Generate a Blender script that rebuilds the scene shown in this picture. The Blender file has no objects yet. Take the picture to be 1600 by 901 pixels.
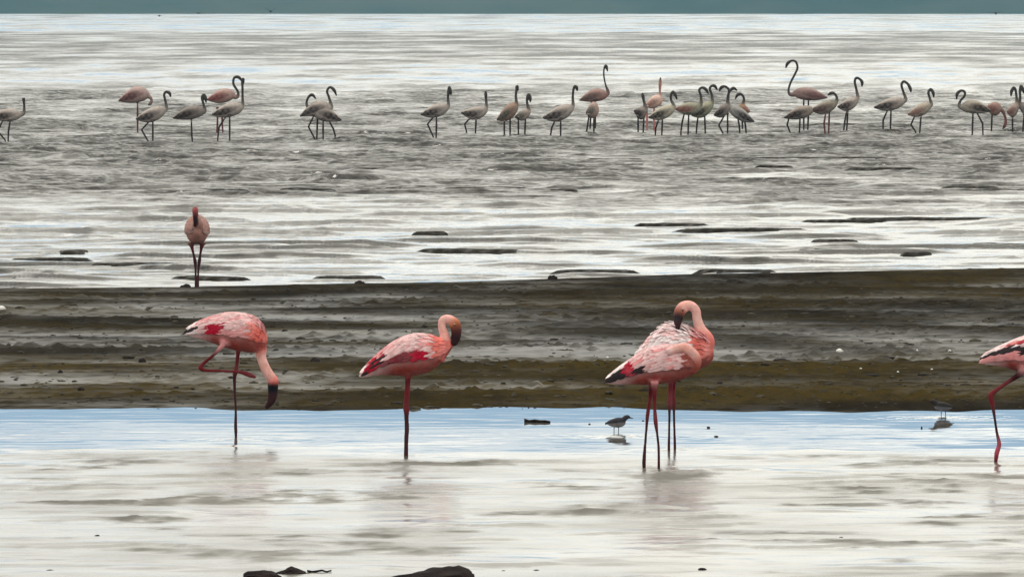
import bpy, bmesh, math, random
import numpy as np
from mathutils import Vector, kdtree

random.seed(7)
rng = np.random.default_rng(7)
scene = bpy.context.scene
col = scene.collection

# ------------------------------------------------------------------ camera
PXF = 15264.0            # focal length in photo pixels (1600 wide)
CAM_H = 2.26
TILT = math.atan(442.5 / PXF)
cam_data = bpy.data.cameras.new('camera')
cam_data.sensor_width = 36.0
cam_data.lens = PXF / 1600.0 * 36.0
cam_data.clip_start = 0.5
cam_data.clip_end = 30000.0
cam = bpy.data.objects.new('camera', cam_data)
cam.location = (0, 0, CAM_H)
cam.rotation_euler = (math.radians(90) - TILT, 0, 0)
col.objects.link(cam)
scene.camera = cam

# ------------------------------------------------------------------ sky and sun
SUN_EL, SUN_AZ = math.radians(67), math.radians(-50)   # azimuth from +Y, towards -X
world = bpy.data.worlds.new('World')
scene.world = world
world.use_nodes = True
wt = world.node_tree
wt.nodes.clear()
def wn(t, **kw):
    n = wt.nodes.new(t)
    for k, v in kw.items(): setattr(n, k, v)
    return n
def wmath(op, a, b=None):
    n = wn('ShaderNodeMath', operation=op)
    for i, v in enumerate((a, b)):
        if v is None: continue
        if isinstance(v, (int, float)): n.inputs[i].default_value = v
        else: wt.links.new(v, n.inputs[i])
    return n.outputs[0]
sky = wn('ShaderNodeTexSky', sky_type='NISHITA', sun_disc=False)
sky.sun_elevation = SUN_EL
sky.sun_rotation = SUN_AZ
sky.altitude = 1800
sky.dust_density = 0.12
sky.air_density = 0.62
sky.ozone_density = 2.6
tc = wn('ShaderNodeTexCoord')
sep = wn('ShaderNodeSeparateXYZ')
wt.links.new(tc.outputs['Generated'], sep.inputs[0])
zz = wmath('ADD', wmath('MAXIMUM', sep.outputs[2], 0.0), 0.10)
comb = wn('ShaderNodeCombineXYZ')
wt.links.new(wmath('DIVIDE', sep.outputs[0], zz), comb.inputs[0])
wt.links.new(wmath('DIVIDE', sep.outputs[1], zz), comb.inputs[1])
cn = wn('ShaderNodeTexNoise')
cn.inputs['Scale'].default_value = 0.9
cn.inputs['Detail'].default_value = 6
cn.inputs['Roughness'].default_value = 0.55
wt.links.new(comb.outputs[0], cn.inputs['Vector'])
cr = wn('ShaderNodeMapRange', interpolation_type='SMOOTHSTEP')
cr.inputs['From Min'].default_value = 0.30
cr.inputs['From Max'].default_value = 0.52
wt.links.new(cn.outputs['Fac'], cr.inputs['Value'])
el = wn('ShaderNodeMapRange', interpolation_type='SMOOTHSTEP')     # clear air under the cloud deck at the skyline
el.inputs['From Min'].default_value = 0.0438
el.inputs['From Max'].default_value = 0.0555
wt.links.new(wmath('ADD', sep.outputs[2], wmath('MULTIPLY', wmath('SUBTRACT', cn.outputs['Fac'], 0.5), 0.008)), el.inputs['Value'])
cfac = wmath('MULTIPLY', cr.outputs[0], el.outputs[0])
cn2 = wn('ShaderNodeTexNoise')
cn2.inputs['Scale'].default_value = 2.1
cn2.inputs['Detail'].default_value = 5
wt.links.new(comb.outputs[0], cn2.inputs['Vector'])
crmp = wn('ShaderNodeValToRGB')
crmp.color_ramp.elements[0].position = 0.3
crmp.color_ramp.elements[0].color = (14.0, 13.6, 12.2, 1)
crmp.color_ramp.elements[1].position = 0.7
crmp.color_ramp.elements[1].color = (19.5, 18.9, 16.8, 1)
wt.links.new(cn2.outputs['Fac'], crmp.inputs[0])
mixc = wn('ShaderNodeMix', data_type='RGBA')
wt.links.new(cfac, mixc.inputs['Factor'])
wt.links.new(sky.outputs[0], mixc.inputs['A'])
wt.links.new(crmp.outputs[0], mixc.inputs['B'])
bg = wn('ShaderNodeBackground')
bg.inputs['Strength'].default_value = 0.1
wt.links.new(mixc.outputs['Result'], bg.inputs['Color'])
wo = wn('ShaderNodeOutputWorld')
wt.links.new(bg.outputs[0], wo.inputs['Surface'])

sun_data = bpy.data.lights.new('sun', 'SUN')
sun_data.energy = 1.4
sun_data.angle = math.radians(14)
sun_data.color = (1.0, 0.94, 0.84)
sun = bpy.data.objects.new('sun', sun_data)
sd = Vector((math.sin(SUN_AZ) * math.cos(SUN_EL), math.cos(SUN_AZ) * math.cos(SUN_EL), math.sin(SUN_EL)))
sun.rotation_euler = (-sd).to_track_quat('-Z', 'Y').to_euler()
sun.location = sd * 50
col.objects.link(sun)

scene.view_settings.view_transform = 'Standard'
scene.view_settings.look = 'None'
scene.view_settings.exposure = 0.0
scene.view_settings.gamma = 1.0
scene.cycles.max_bounces = 6
scene.cycles.volume_bounces = 0
scene.cycles.use_denoising = True

# ------------------------------------------------------------------ helpers
CT, ST = math.cos(TILT), math.sin(TILT)
def at(px, py, Y):
    """the point at distance Y seen at photo pixel (px, py)"""
    x, u = (px - 800) / PXF, -(py - 450.5) / PXF
    dy, dz = CT + ST * u, -ST + CT * u
    k = Y / dy
    return Vector((x * k, Y, CAM_H + dz * k))
def ground(px, py, z=0.0):
    x, u = (px - 800) / PXF, -(py - 450.5) / PXF
    dy, dz = CT + ST * u, -ST + CT * u
    k = (z - CAM_H) / dz
    return Vector((x * k, dy * k, z))

_perm = np.random.default_rng(3).permutation(4096)
_ang = np.random.default_rng(4).uniform(0, 2 * np.pi, 4096)
_gx, _gy = np.cos(_ang), np.sin(_ang)
def perlin(x, y, seed=0):
    xi, yi = np.floor(x).astype(np.int64), np.floor(y).astype(np.int64)
    xf, yf = x - xi, y - yi
    u, v = xf * xf * xf * (xf * (xf * 6 - 15) + 10), yf * yf * yf * (yf * (yf * 6 - 15) + 10)
    def g(ix, iy, fx, fy):
        h = _perm[(_perm[(ix + seed * 131) & 4095] + iy) & 4095]
        return _gx[h] * fx + _gy[h] * fy
    a, b = g(xi, yi, xf, yf), g(xi + 1, yi, xf - 1, yf)
    c, d = g(xi, yi + 1, xf, yf - 1), g(xi + 1, yi + 1, xf - 1, yf - 1)
    return ((a + (b - a) * u) + ((c + (d - c) * u) - (a + (b - a) * u)) * v) * 1.5
def fbm(x, y, seed=0, octs=4, gain=0.5):
    s, a = 0, 1.0
    for i in range(octs):
        s = s + a * perlin(x * 2 ** i, y * 2 ** i, seed + i * 17)
        a *= gain
    return s
def sstep(a, b, x):
    t = np.clip((x - a) / (b - a), 0, 1)
    return t * t * (3 - 2 * t)

def grid_mesh(name, X, Y, Z, mat, attrs=None, smooth=True):
    r, c = X.shape
    me = bpy.data.meshes.new(name)
    co = np.stack([X, Y, Z], -1).reshape(-1, 3).astype(np.float32)
    idx = np.arange(r * c).reshape(r, c)
    f = np.stack([idx[:-1, :-1], idx[:-1, 1:], idx[1:, 1:], idx[1:, :-1]], -1).reshape(-1, 4).astype(np.int32)
    me.vertices.add(r * c); me.vertices.foreach_set('co', co.ravel())
    me.loops.add(f.size); me.loops.foreach_set('vertex_index', f.ravel())
    me.polygons.add(len(f))
    me.polygons.foreach_set('loop_start', np.arange(0, f.size, 4, dtype=np.int32))
    me.polygons.foreach_set('use_smooth', np.full(len(f), smooth))
    me.update(calc_edges=True)
    for k, v in (attrs or {}).items():
        a = me.attributes.new(k, 'FLOAT', 'POINT'); a.data.foreach_set('value', v.astype(np.float32).ravel())
    me.materials.append(mat)
    o = bpy.data.objects.new(name, me); col.objects.link(o)
    return o
def columns(n, wings, reach):
    """fan coordinates: -1..1 finely, then growing outwards to +-reach"""
    c = np.linspace(-1, 1, n)
    w = 1 + (reach - 1) * (np.linspace(0, 1, wings + 1)[1:] ** 3)
    return np.concatenate([-w[::-1], c, w])

class Mat:
    def __init__(self, name):
        self.m = bpy.data.materials.new(name); self.m.use_nodes = True
        self.t = self.m.node_tree; self.t.nodes.clear()
        self.out = self.n('ShaderNodeOutputMaterial')
        self.b = self.n('ShaderNodeBsdfPrincipled')
        self.l(self.b.outputs[0], self.out.inputs['Surface'])
    def n(self, t, **kw):
        n = self.t.nodes.new(t)
        for k, v in kw.items(): setattr(n, k, v)
        return n
    def l(self, a, b): self.t.links.new(a, b)
    def put(self, v, sock):
        if isinstance(v, bpy.types.NodeSocket): self.l(v, sock)
        else: sock.default_value = v
    def math(self, op, a, b=0.0, c=None):
        n = self.n('ShaderNodeMath', operation=op)
        self.put(a, n.inputs[0]); self.put(b, n.inputs[1])
        if c is not None: self.put(c, n.inputs[2])
        return n.outputs[0]
    def coords(self, sx=1, sy=1, sz=1, kind='Object'):
        t = self.n('ShaderNodeTexCoord'); m = self.n('ShaderNodeMapping')
        m.inputs['Scale'].default_value = (sx, sy, sz)
        self.l(t.outputs[kind], m.inputs['Vector'])
        return m.outputs[0]
    def noise(self, vec, scale=1, detail=3, rough=0.5, out='Fac', dist=0):
        n = self.n('ShaderNodeTexNoise')
        n.inputs['Scale'].default_value = scale; n.inputs['Detail'].default_value = detail
        n.inputs['Roughness'].default_value = rough; n.inputs['Distortion'].default_value = dist
        self.l(vec, n.inputs['Vector'])
        return n.outputs[out]
    def rng(self, v, a, b, c=0.0, d=1.0, smooth=True):
        n = self.n('ShaderNodeMapRange')
        if smooth: n.interpolation_type = 'SMOOTHSTEP'
        self.put(v, n.inputs['Value'])
        for k, x in zip(('From Min', 'From Max', 'To Min', 'To Max'), (a, b, c, d)): n.inputs[k].default_value = x
        return n.outputs[0]
    def mix(self, f, a, b):
        n = self.n('ShaderNodeMix', data_type='RGBA')
        self.put(f, n.inputs['Factor'])
        for v, s in ((a, 'A'), (b, 'B')):
            self.put(v if isinstance(v, bpy.types.NodeSocket) else (*v, 1), n.inputs[s])
        return n.outputs['Result']
    def attr(self, name, out='Fac'):
        n = self.n('ShaderNodeAttribute'); n.attribute_name = name
        return n.outputs[out]
    def set(self, **kw):
        for k, v in kw.items():
            k = k.replace('_', ' ')
            if isinstance(v, tuple) and len(v) == 3: v = (*v, 1)
            self.put(v, self.b.inputs[k])
        return self
    def ripple_normal(self, vecs, amp):
        """tilt the surface normal by noise (slope-based ripples, the same at any distance)"""
        tot = None
        for vec, scale, w in vecs:
            c = self.noise(vec, scale, 2, 0.55, 'Color')
            s = self.n('ShaderNodeVectorMath', operation='SUBTRACT'); self.l(c, s.inputs[0]); s.inputs[1].default_value = (0.5, 0.5, 0.5)
            k = self.n('ShaderNodeVectorMath', operation='MULTIPLY'); self.l(s.outputs[0], k.inputs[0]); k.inputs[1].default_value = (w * 0.6, w, 0)
            sp = self.n('ShaderNodeSeparateXYZ'); self.l(k.outputs[0], sp.inputs[0])
            cb = self.n('ShaderNodeCombineXYZ'); self.l(sp.outputs[0], cb.inputs[0])
            self.l(self.math('MULTIPLY', self.math('ABSOLUTE', sp.outputs[1]), -1.0), cb.inputs[1])   # wavelets lean to the shore they run on to
            k = cb
            if tot is None: tot = k.outputs[0]
            else:
                a = self.n('ShaderNodeVectorMath', operation='ADD'); self.l(tot, a.inputs[0]); self.l(k.outputs[0], a.inputs[1]); tot = a.outputs[0]
        sc = self.n('ShaderNodeVectorMath', operation='SCALE'); self.l(tot, sc.inputs[0]); self.put(amp, sc.inputs['Scale'])
        g = self.n('ShaderNodeNewGeometry')
        a = self.n('ShaderNodeVectorMath', operation='ADD'); self.l(g.outputs['Normal'], a.inputs[0]); self.l(sc.outputs[0], a.inputs[1])
        nn = self.n('ShaderNodeVectorMath', operation='NORMALIZE'); self.l(a.outputs[0], nn.inputs[0])
        self.l(nn.outputs[0], self.b.inputs['Normal'])

def tag(o, label=None, cat=None, group=None, kind=None):
    for k, v in (('label', label), ('category', cat), ('group', group), ('kind', kind)):
        if v: o[k] = v
    return o

# ------------------------------------------------------------------ shorelines
_bp = [(-400, 451), (0, 449), (300, 446), (600, 441), (860, 434.5), (1100, 427), (1350, 421), (1600, 417), (2000, 411)]
_bk = np.array([(lambda p: (p.x, p.y))(ground(a, b, 0.03)) for a, b in _bp])
def back_edge(x): return np.interp(x, _bk[:, 0], _bk[:, 1])
_fp = [(-400, 637), (0, 639), (500, 640), (1000, 642), (1600, 645), (2000, 646)]
_fk = np.array([(lambda p: (p.x, p.y))(ground(a, b, 0.0)) for a, b in _fp])
def front_edge(x): return np.interp(x, _fk[:, 0], _fk[:, 1])

# ------------------------------------------------------------------ lake water (beyond the mud bar)
def ruffle(X, Y):
    """wind-ruffled patches (1) and slicks (0) on the lake, long bands across the wind"""
    py = 8 + PXF * CAM_H / Y
    keys = [(8, .5), (22, .42), (30, .40), (40, .22), (48, .30), (53, .72), (72, .74), (96, .66), (105, .34), (124, .32), (133, .55), (160, .68),
            (200, .85), (235, 1.05), (262, .95), (282, .62), (296, .9), (308, .42), (322, .16), (345, .08), (372, .06), (400, .06), (430, .05), (450, .05)]
    b = np.interp(py + 6 * perlin(X / 9, np.log(Y) * 9, 5), [k[0] for k in keys], [k[1] for k in keys])
    n = fbm(X / (0.008 * Y + 1.2), np.log(Y) * 17, 11, 5, 0.62)
    return np.clip(b + (0.50 - 0.22 * sstep(310, 330, py)) * n, 0, 1)
m = Mat('lake_water')
ruf = m.attr('ruffle')
v = m.coords(1, 1, 1)
va = m.coords(0.55, 1, 1)
m.ripple_normal([(va, 3.0, 0.55), (va, 9.0, 0.5), (v, 0.8, 0.15)], m.math('ADD', m.math('MULTIPLY', m.math('POWER', ruf, 1.6), 3.2), 0.28))
m.set(Base_Color=(0.030, 0.027, 0.022), Roughness=m.math('ADD', m.math('MULTIPLY', ruf, 0.16), 0.04), IOR=1.333)
LAKE = m.m

Ys = [75.0]
while Ys[-1] < 260: Ys.append(Ys[-1] + (0.042 if Ys[-1] < 97 else 0.08 if Ys[-1] < 128 else 0.15 if Ys[-1] < 190 else 0.3))
while Ys[-1] < 2500: Ys.append(Ys[-1] * 1.011)
Ys = np.array(Ys)
U = columns(320, 12, 24)
YY = np.repeat(Ys[:, None], len(U), 1)
XX = U[None, :] * (YY * 0.0715)
RU = ruffle(XX, YY)
def swell(lam, clen, seed, warp, thin, thin_f=.1):
    """short-crested wavelets: steep face towards the shore, long back"""
    ph = YY / lam + warp * fbm(XX / clen, YY / (lam * 3.0), seed, 3, .5)
    ph = ph + .10 * perlin(XX / (clen * .22), YY / lam * .7, seed + 11) + .05 * perlin(XX / (clen * .07), YY / lam * .9, seed + 12)
    k = np.floor(ph); f = ph - k
    a = sstep(thin, thin + .45, perlin(XX / clen + k * 7.31, k * 3.77 + 0.5, seed + 9) + .25 * perlin(XX / (clen * .3) + k * 5.1, k * 2.13 + 0.5, seed + 10))
    prof = np.where(f < thin_f, sstep(0, thin_f, f), 1 - sstep(thin_f, 1, f))
    return a * prof
h = 0.040 * swell(1.5, 3.2, 60, .45, .0, .042)
h += 0.018 * swell(.8, 1.2, 70, .5, -.1, .075)
h += 0.045 * swell(2.9, 3.0, 80, .5, .05, .05) * sstep(84, 112, YY)
h += 0.030 * swell(2.2, 2.2, 85, .5, -.1, .09) * sstep(105, 130, YY)
h += 0.012 * fbm(XX / .9, YY / 0.5, 64, 4, .55) * (0.25 + RU)
h += 0.012 * fbm(XX / 7, YY / 3.4, 50, 2)
fade = np.clip((420 - YY) / 160, 0, 1) * (np.abs(U)[None, :] < 3)
calm_edge = sstep(0.0, 2.5, YY - back_edge(XX))
lake = grid_mesh('lake_water', XX, YY, (h - 0.03) * fade * (0.25 + 0.75 * calm_edge), LAKE, {'ruffle': RU})
lake['kind'] = 'structure'

# ------------------------------------------------------------------ shallow pool in front of the bar
LEGS = []        # (x, y) of legs standing in the pool, filled below from photo pixels
for p in ((368, 686), (634, 712), (1007, 728), (1028, 735), (1045, 703), (1055, 702), (1557, 722), (1588, 742), (958, 681), (968, 683), (1471, 652)):
    g_ = ground(*p); LEGS.append((g_.x, g_.y))
def pool_ruffle(X, Y):
    py = 8 + PXF * CAM_H / Y
    keys = [(600, .0), (640, .0), (662, .01), (674, .10), (682, .12), (692, .02), (700, .12), (712, .36), (730, .46), (770, .5), (820, .46), (860, .42), (905, .42), (1200, .45)]
    b = np.interp(py + 9 * perlin(X / 1.4, Y / 1.0, 71) + 4 * perlin(X / .4, Y / .5, 72), [k[0] for k in keys], [k[1] for k in keys])
    n = fbm(X / 1.1 + 5, Y / 0.9, 73, 4, 0.55)
    streak = sstep(0.32, 0.75, fbm(X / 0.8, Y / 0.42, 74, 3, 0.5)) * sstep(690, 740, py)
    return np.clip(b + (0.22 * n + .25 * perlin(X / 2.2, Y / 2.5, 75)) * sstep(660, 720, py) + 0.3 * streak, 0, 1)
m = Mat('pool_water')
ruf = m.attr('ruffle')
v = m.coords(1, 1, 1)
va = m.coords(0.45, 1, 1)
m.ripple_normal([(va, 7.0, 0.42), (va, 22.0, 0.30), (va, 2.2, 0.20)], m.math('ADD', m.math('MULTIPLY', ruf, 0.85), 0.008))
film = m.noise(m.coords(0.8, 0.35, 1), 1.2, 4, 0.6)
sho = m.attr('shoal')      # soft mud just breaking the surface
m.set(Base_Color=m.mix(m.rng(film, 0.4, 0.65), (0.10, 0.094, 0.084), (0.14, 0.132, 0.118)),
      Roughness=m.math('ADD', m.math('ADD', m.math('MULTIPLY', ruf, 0.30), 0.02), m.math('MULTIPLY', sho, 0.5)),
      Specular_IOR_Level=m.rng(sho, 0, 1, 0.5, 0.16), IOR=1.333)
Ys = [-60.0, -20.0, 0.0, 10.0, 20.0, 26.0, 30.0, 33.0, 35.0, 36.0]
while Ys[-1] < 56.5: Ys.append(Ys[-1] + 0.045)
Ys = np.array(Ys)
U = columns(300, 14, 16)
YY = np.repeat(Ys[:, None], len(U), 1)
XX = U[None, :] * (np.maximum(YY, 36) * 0.0715)
RU = pool_ruffle(XX, YY)
h = 0.0022 * fbm(XX / 0.5, YY / 0.28, 80, 3) * (0.15 + 1.3 * RU)
h += 0.004 * np.clip(1 - np.abs(perlin(XX / 0.9, YY / 0.5, 83)) * 1.7, 0, 1) ** 3 * sstep(0.25, 0.6, RU)
for (lx, ly) in LEGS:
    d = np.sqrt((XX - lx) ** 2 + (YY - ly) ** 2)
    h += np.where(d < 0.9, 0.0042 * np.sin(d * 2 * np.pi / 0.10) * np.exp(-d / 0.15), 0)
_ph = YY / .55 + .6 * fbm(XX / .9, YY / 1.6, 140, 3, .5)
_k = np.floor(_ph); _f = _ph - _k
_a = sstep(.0, .5, perlin(XX / .75 + _k * 7.3, _k * 3.7 + .5, 141)) * sstep(.15, .4, RU)
h += 0.011 * _a * np.where(_f < .10, sstep(0, .10, _f), 1 - sstep(.10, 1, _f))
h *= (np.abs(U)[None, :] < 2)
PY = 8 + PXF * CAM_H / YY
SH = sstep(0.22, 0.75, fbm(XX / 1.3, YY / 1.1, 86, 5, .58) + .25 * perlin(XX / 3, YY / 4, 87)) * sstep(700, 735, PY) * (1 - .5 * sstep(830, 880, PY))
for (sx, sy, rx, ry, k) in ((1040, 745, 85, 13, 1.3), (640, 728, 75, 10, .7), (1060, 768, 60, 6, .6), (120, 762, 150, 14, .55), (930, 790, 90, 6, .8), (620, 830, 70, 6, .9), (520, 850, 110, 5, .8), (760, 722, 40, 4, .9), (330, 775, 60, 10, .6), (1210, 833, 110, 4, .9), (1460, 820, 50, 6, .9), (1250, 713, 160, 3, .7), (360, 712, 60, 8, .6), (230, 810, 60, 5, .8), (1590, 742, 26, 5, .9)):
    q = ((XX - (sx - 800) / PXF * YY) / (rx / PXF * YY)) ** 2 + ((PY - sy) / ry) ** 2
    SH = np.maximum(SH, k * np.exp(-q * 1.2) * np.clip(.75 + .9 * fbm(XX / .35, YY / .5, 88, 4, .6), 0, 1.2))
SH = np.clip(SH * np.clip(.62 + .75 * fbm(XX / .22, YY / .55, 144, 4, .62) + .35 * perlin(XX / .5, YY / .25, 146), 0, 1.15), 0, 1)
h += 0.009 * SH * np.clip(.3 + fbm(XX / .10, YY / .22, 89, 4, .6), 0, 1)
pool = grid_mesh('pool_water', XX, YY, h, m.m, {'ruffle': RU, 'shoal': SH})
pool['kind'] = 'structure'

# ------------------------------------------------------------------ mud bar
m = Mat('wet_mud')
dist = m.attr('row')         # 0 at the pool edge ... 1 at the lake edge
wet = m.attr('wet')
alg = m.attr('algae')
sheen = m.attr('wet_sheen')
vv = m.coords(1.0, 0.14, 1.0)
n1 = m.noise(vv, 3.0, 5, 0.65)
n2 = m.noise(m.coords(1.0, 0.16, 2.0), 9.0, 4, 0.7)
n3 = m.noise(m.coords(1.0, 0.2, 1.5), 30.0, 3, 0.7)
base = m.mix(m.rng(n1, 0.35, 0.68), (0.012, 0.0098, 0.0070), (0.0225, 0.0195, 0.0148))
base = m.mix(m.rng(sheen, 0.0, 1.0, 0.0, 0.85), base, (0.052, 0.050, 0.046))  # sheen of the thin water film painted in as paler grey
base = m.mix(m.math('MULTIPLY', alg, m.rng(n2, 0.32, 0.6, 0.35, 1.0)), base, (0.040, 0.029, 0.0095))
base = m.mix(m.rng(n2, 0.56, 0.72, 0.0, 0.75), base, (0.010, 0.0085, 0.0065))
base = m.mix(m.rng(n3, 0.62, 0.74, 0.0, 0.45), base, (0.045, 0.041, 0.032))
m.set(Base_Color=base, Roughness=m.rng(wet, 0.0, 1.0, 0.9, 0.38), Specular_IOR_Level=m.rng(wet, 0, 1, 0.0, 0.11))
bp_ = m.n('ShaderNodeBump'); bp_.inputs['Strength'].default_value = 0.35; bp_.inputs['Distance'].default_value = 0.01
m.l(n3, bp_.inputs['Height']); m.l(bp_.outputs[0], m.b.inputs['Normal'])
MUD = m.m
V = np.concatenate([np.linspace(-0.06, 0.0, 12, endpoint=False), np.linspace(0, 1.0, 560), np.linspace(1.0, 1.10, 20)[1:]])
U = columns(340, 14, 12)
x0 = U * 5.6
VV = np.repeat(V[:, None], len(U), 1)
X0 = np.repeat(x0[None, :], len(V), 0)
XX = X0 * (1 + 0.18 * VV)
FE, BE = front_edge(XX), back_edge(XX)
jag = 0.7 * fbm(XX / 1.6, XX * 0 + 3.3, 90, 4, 0.55)
YY = FE + (BE - FE) * VV + jag * np.clip(1 - VV * 3, 0, 1) + 0.25 * fbm(XX / 2.0, XX * 0 + 9.1, 91, 3) * np.clip(VV * 3 - 2, 0, 1)
prof = np.interp(VV, [-.06, 0, .03, .08, .14, .22, .30, .45, .6, .75, .9, .985, 1.0, 1.10], [-.06, -.002, .008, .014, .012, .02, .018, .026, .03, .034, .036, .032, .022, -.10])
strat = fbm(XX / 4.5, YY / 1.5, 92, 3, 0.5)                 # long low ridges parallel to the shore
rid = np.clip(1 - np.abs(perlin(XX / 4.0, YY / 0.9 + .3 * perlin(XX / 1.2, YY / 1.2, 94), 93)) * 2.0, 0, 1) ** 2
lump = fbm(XX / 0.16, YY / 0.22, 95, 3, 0.6)
clod = np.clip(perlin(XX / 0.10, YY / 0.14, 97) - 0.33, 0, 1)
inner = sstep(0.0, 0.06, VV) * (1 - sstep(0.955, 1.0, VV))
Z = prof + inner * (0.009 * strat + 0.014 * rid * sstep(-.2, .5, perlin(XX / 2.5, YY / 2, 96)) + 0.008 * lump * (.5 + sstep(-.2, .5, perlin(XX / 1.3, YY / 2.5, 100))) + 0.07 * clod * sstep(0, .6, perlin(XX / 1.5, YY / 1.5, 98) + .15))
rowpy = 640 - VV * 195 + 0 * XX
low_sheen = np.interp(rowpy, [440, 470, 500, 530, 548, 560, 572, 584, 592, 640], [.05, .12, .12, .35, .5, .62, .75, .45, .05, .0])
wet_sheen = np.clip(low_sheen + 0.55 * fbm(XX / 4, YY / 2.2, 101, 4, .55), 0, 1) * np.interp(XX, [-3, 0, 1.5, 4], [1, .95, .6, .5])  # mask of the wet bands, also used to paint their sheen paler
wet = np.clip(1.15 * wet_sheen + 0.15 + 0.4 * perlin(XX / 1.2, YY / 2.8, 99) - 0.3 * strat - 0.5 * np.clip(lump, 0, 1), 0, 1)
algae = np.interp(rowpy + 9 * perlin(XX / 1.5, YY / 1.5, 103), [440, 480, 500, 520, 565, 582, 592, 602, 612, 622, 634, 641], [.1, .25, .35, .1, .12, .5, .95, .55, .75, 1.0, .5, .1])
algae = np.clip(algae + 0.5 * fbm(XX / 2.6, YY / 2.0, 104, 4, .6), 0, 1)
bar = grid_mesh('mud_bar', XX, YY, Z, MUD, {'row': VV, 'wet': wet, 'wet_sheen': wet_sheen, 'algae': algae})
bar['kind'] = 'structure'
from mathutils.bvhtree import BVHTree
_bv = BVHTree.FromObject(bar, bpy.context.evaluated_depsgraph_get())
def mud_z(x, y):
    hit = _bv.ray_cast(Vector((x, y, 2)), Vector((0, 0, -1)))
    return hit[0].z if hit[0] else 0.0

# ------------------------------------------------------------------ lake bed: one sheet whose long low mud ridges break the surface behind the bar
RIDGES = ((1050, 350, 52, 6), (1160, 358, 95, 6), (1320, 344, 60, 4), (1460, 341, 130, 6), (1305, 375, 32, 7), (1285, 389, 60, 4), 
          (1565, 381, 45, 4), (1432, 394, 22, 5), (1150, 421, 55, 4), (930, 423, 60, 4), (80, 404, 58, 5), (672, 362, 24, 8), (735, 390, 75, 5),
          (115, 391, 20, 4), (60, 431, 80, 5), (330, 432, 55, 3), (545, 432, 50, 3), (210, 411, 60, 3), (1010, 255, 34, 6), (960, 248, 40, 3),
          (420, 250, 90, 4), (105, 274, 30, 6), (590, 263, 45, 4), (1210, 259, 26, 6), (880, 296, 20, 6), (300, 296, 80, 5), (760, 293, 60, 4), (1280, 246, 120, 3), (1515, 291, 40, 4), (1380, 262, 50, 4), (480, 295, 40, 6))
Ys = np.concatenate([np.arange(76, 104, .07), np.arange(104, 156, .16)])
U = columns(420, 3, 1.6)
YY = np.repeat(Ys[:, None], len(U), 1)
XX = U[None, :] * (YY * 0.0715)
Z = np.full(XX.shape, -.14)
wob = fbm(XX / .5, YY / .8, 150, 4, .6)
fine = fbm(XX / .09, YY / .2, 151, 3, .6)
for (rx_, ry_, rw, rh) in RIDGES:
    p = ground(rx_, ry_); sc_ = PXF / p.y
    yc = p.y + .35 * perlin((XX - p.x) / .6 + rx_ * .37, XX * 0 + ry_ * .73, 152)
    q = np.abs((XX - p.x) / (rw * 1.35 / sc_)) ** 2.2 + ((YY - yc) / .40) ** 2
    top = (.20 if ry_ > 320 else .14) * min(rh, 6) * (.45 if rw < 36 else 1) / sc_
    broken = np.clip(1 + .75 * wob + .45 * fine + .5 * perlin(XX / .22 + rx_, YY / 3, 153), 0, 1.7)
    Z = np.maximum(Z, np.minimum(-.14 + .24 * np.exp(-q), .0 + top * broken * np.exp(-q * .55)))
bed = grid_mesh('lake_bed', XX, YY, Z, MUD, {'wet': np.clip(.35 + .5 * fine, 0, 1), 'wet_sheen': np.clip(.05 + .5 * wob, 0, 1)})
bed['kind'] = 'structure'

# ------------------------------------------------------------------ far shore hills
m = Mat('far_slope')
n = m.noise(m.coords(1, 1, 1), 0.02, 5, 0.6)
m.set(Base_Color=m.mix(m.rng(n, 0.35, 0.65), (0.030, 0.042, 0.024), (0.055, 0.06, 0.036)), Roughness=0.95, Specular_IOR_Level=0.1)
Ys = np.concatenate([np.linspace(2440, 2700, 20), np.linspace(2720, 5200, 60)])
xs = np.linspace(-3600, 3600, 160)
XX, YY = np.meshgrid(xs, Ys)
hh = 6 * sstep(2450, 2500, YY + 12 * perlin(XX / 90, YY / 90, 110)) - 1.0 + 28 * sstep(2550, 4300, YY) * (1 + 0.4 * fbm(XX / 900, YY / 900, 111, 4))
hills = grid_mesh('far_hills', XX, YY, hh, m.m)
hills['kind'] = 'structure'

# ------------------------------------------------------------------ haze over the lake
def haze_box():
    bm = bmesh.new()
    bmesh.ops.create_cube(bm, size=1)
    for v_ in bm.verts:
        v_.co = Vector((v_.co.x * 7600, 2550 + v_.co.y * 5500, 28.5 + v_.co.z * 60.0))
    me = bpy.data.meshes.new('haze'); bm.to_mesh(me); bm.free()
    mt = bpy.data.materials.new('haze'); mt.use_nodes = True
    t = mt.node_tree; t.nodes.clear()
    o_ = t.nodes.new('ShaderNodeOutputMaterial'); p = t.nodes.new('ShaderNodeVolumePrincipled')
    p.inputs['Color'].default_value = HAZE_COLOR
    p.inputs['Density'].default_value = HAZE_DENSITY
    p.inputs['Anisotropy'].default_value = 0.0
    t.links.new(p.outputs[0], o_.inputs['Volume'])
    me.materials.append(mt)
    o = bpy.data.objects.new('haze', me); col.objects.link(o)
    o['kind'] = 'stuff'; o['label'] = 'pale blue haze in the air over the lake'
HAZE_COLOR = (0.17, 0.53, 0.84, 1)
HAZE_DENSITY = 0.00011
haze_box()

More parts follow.
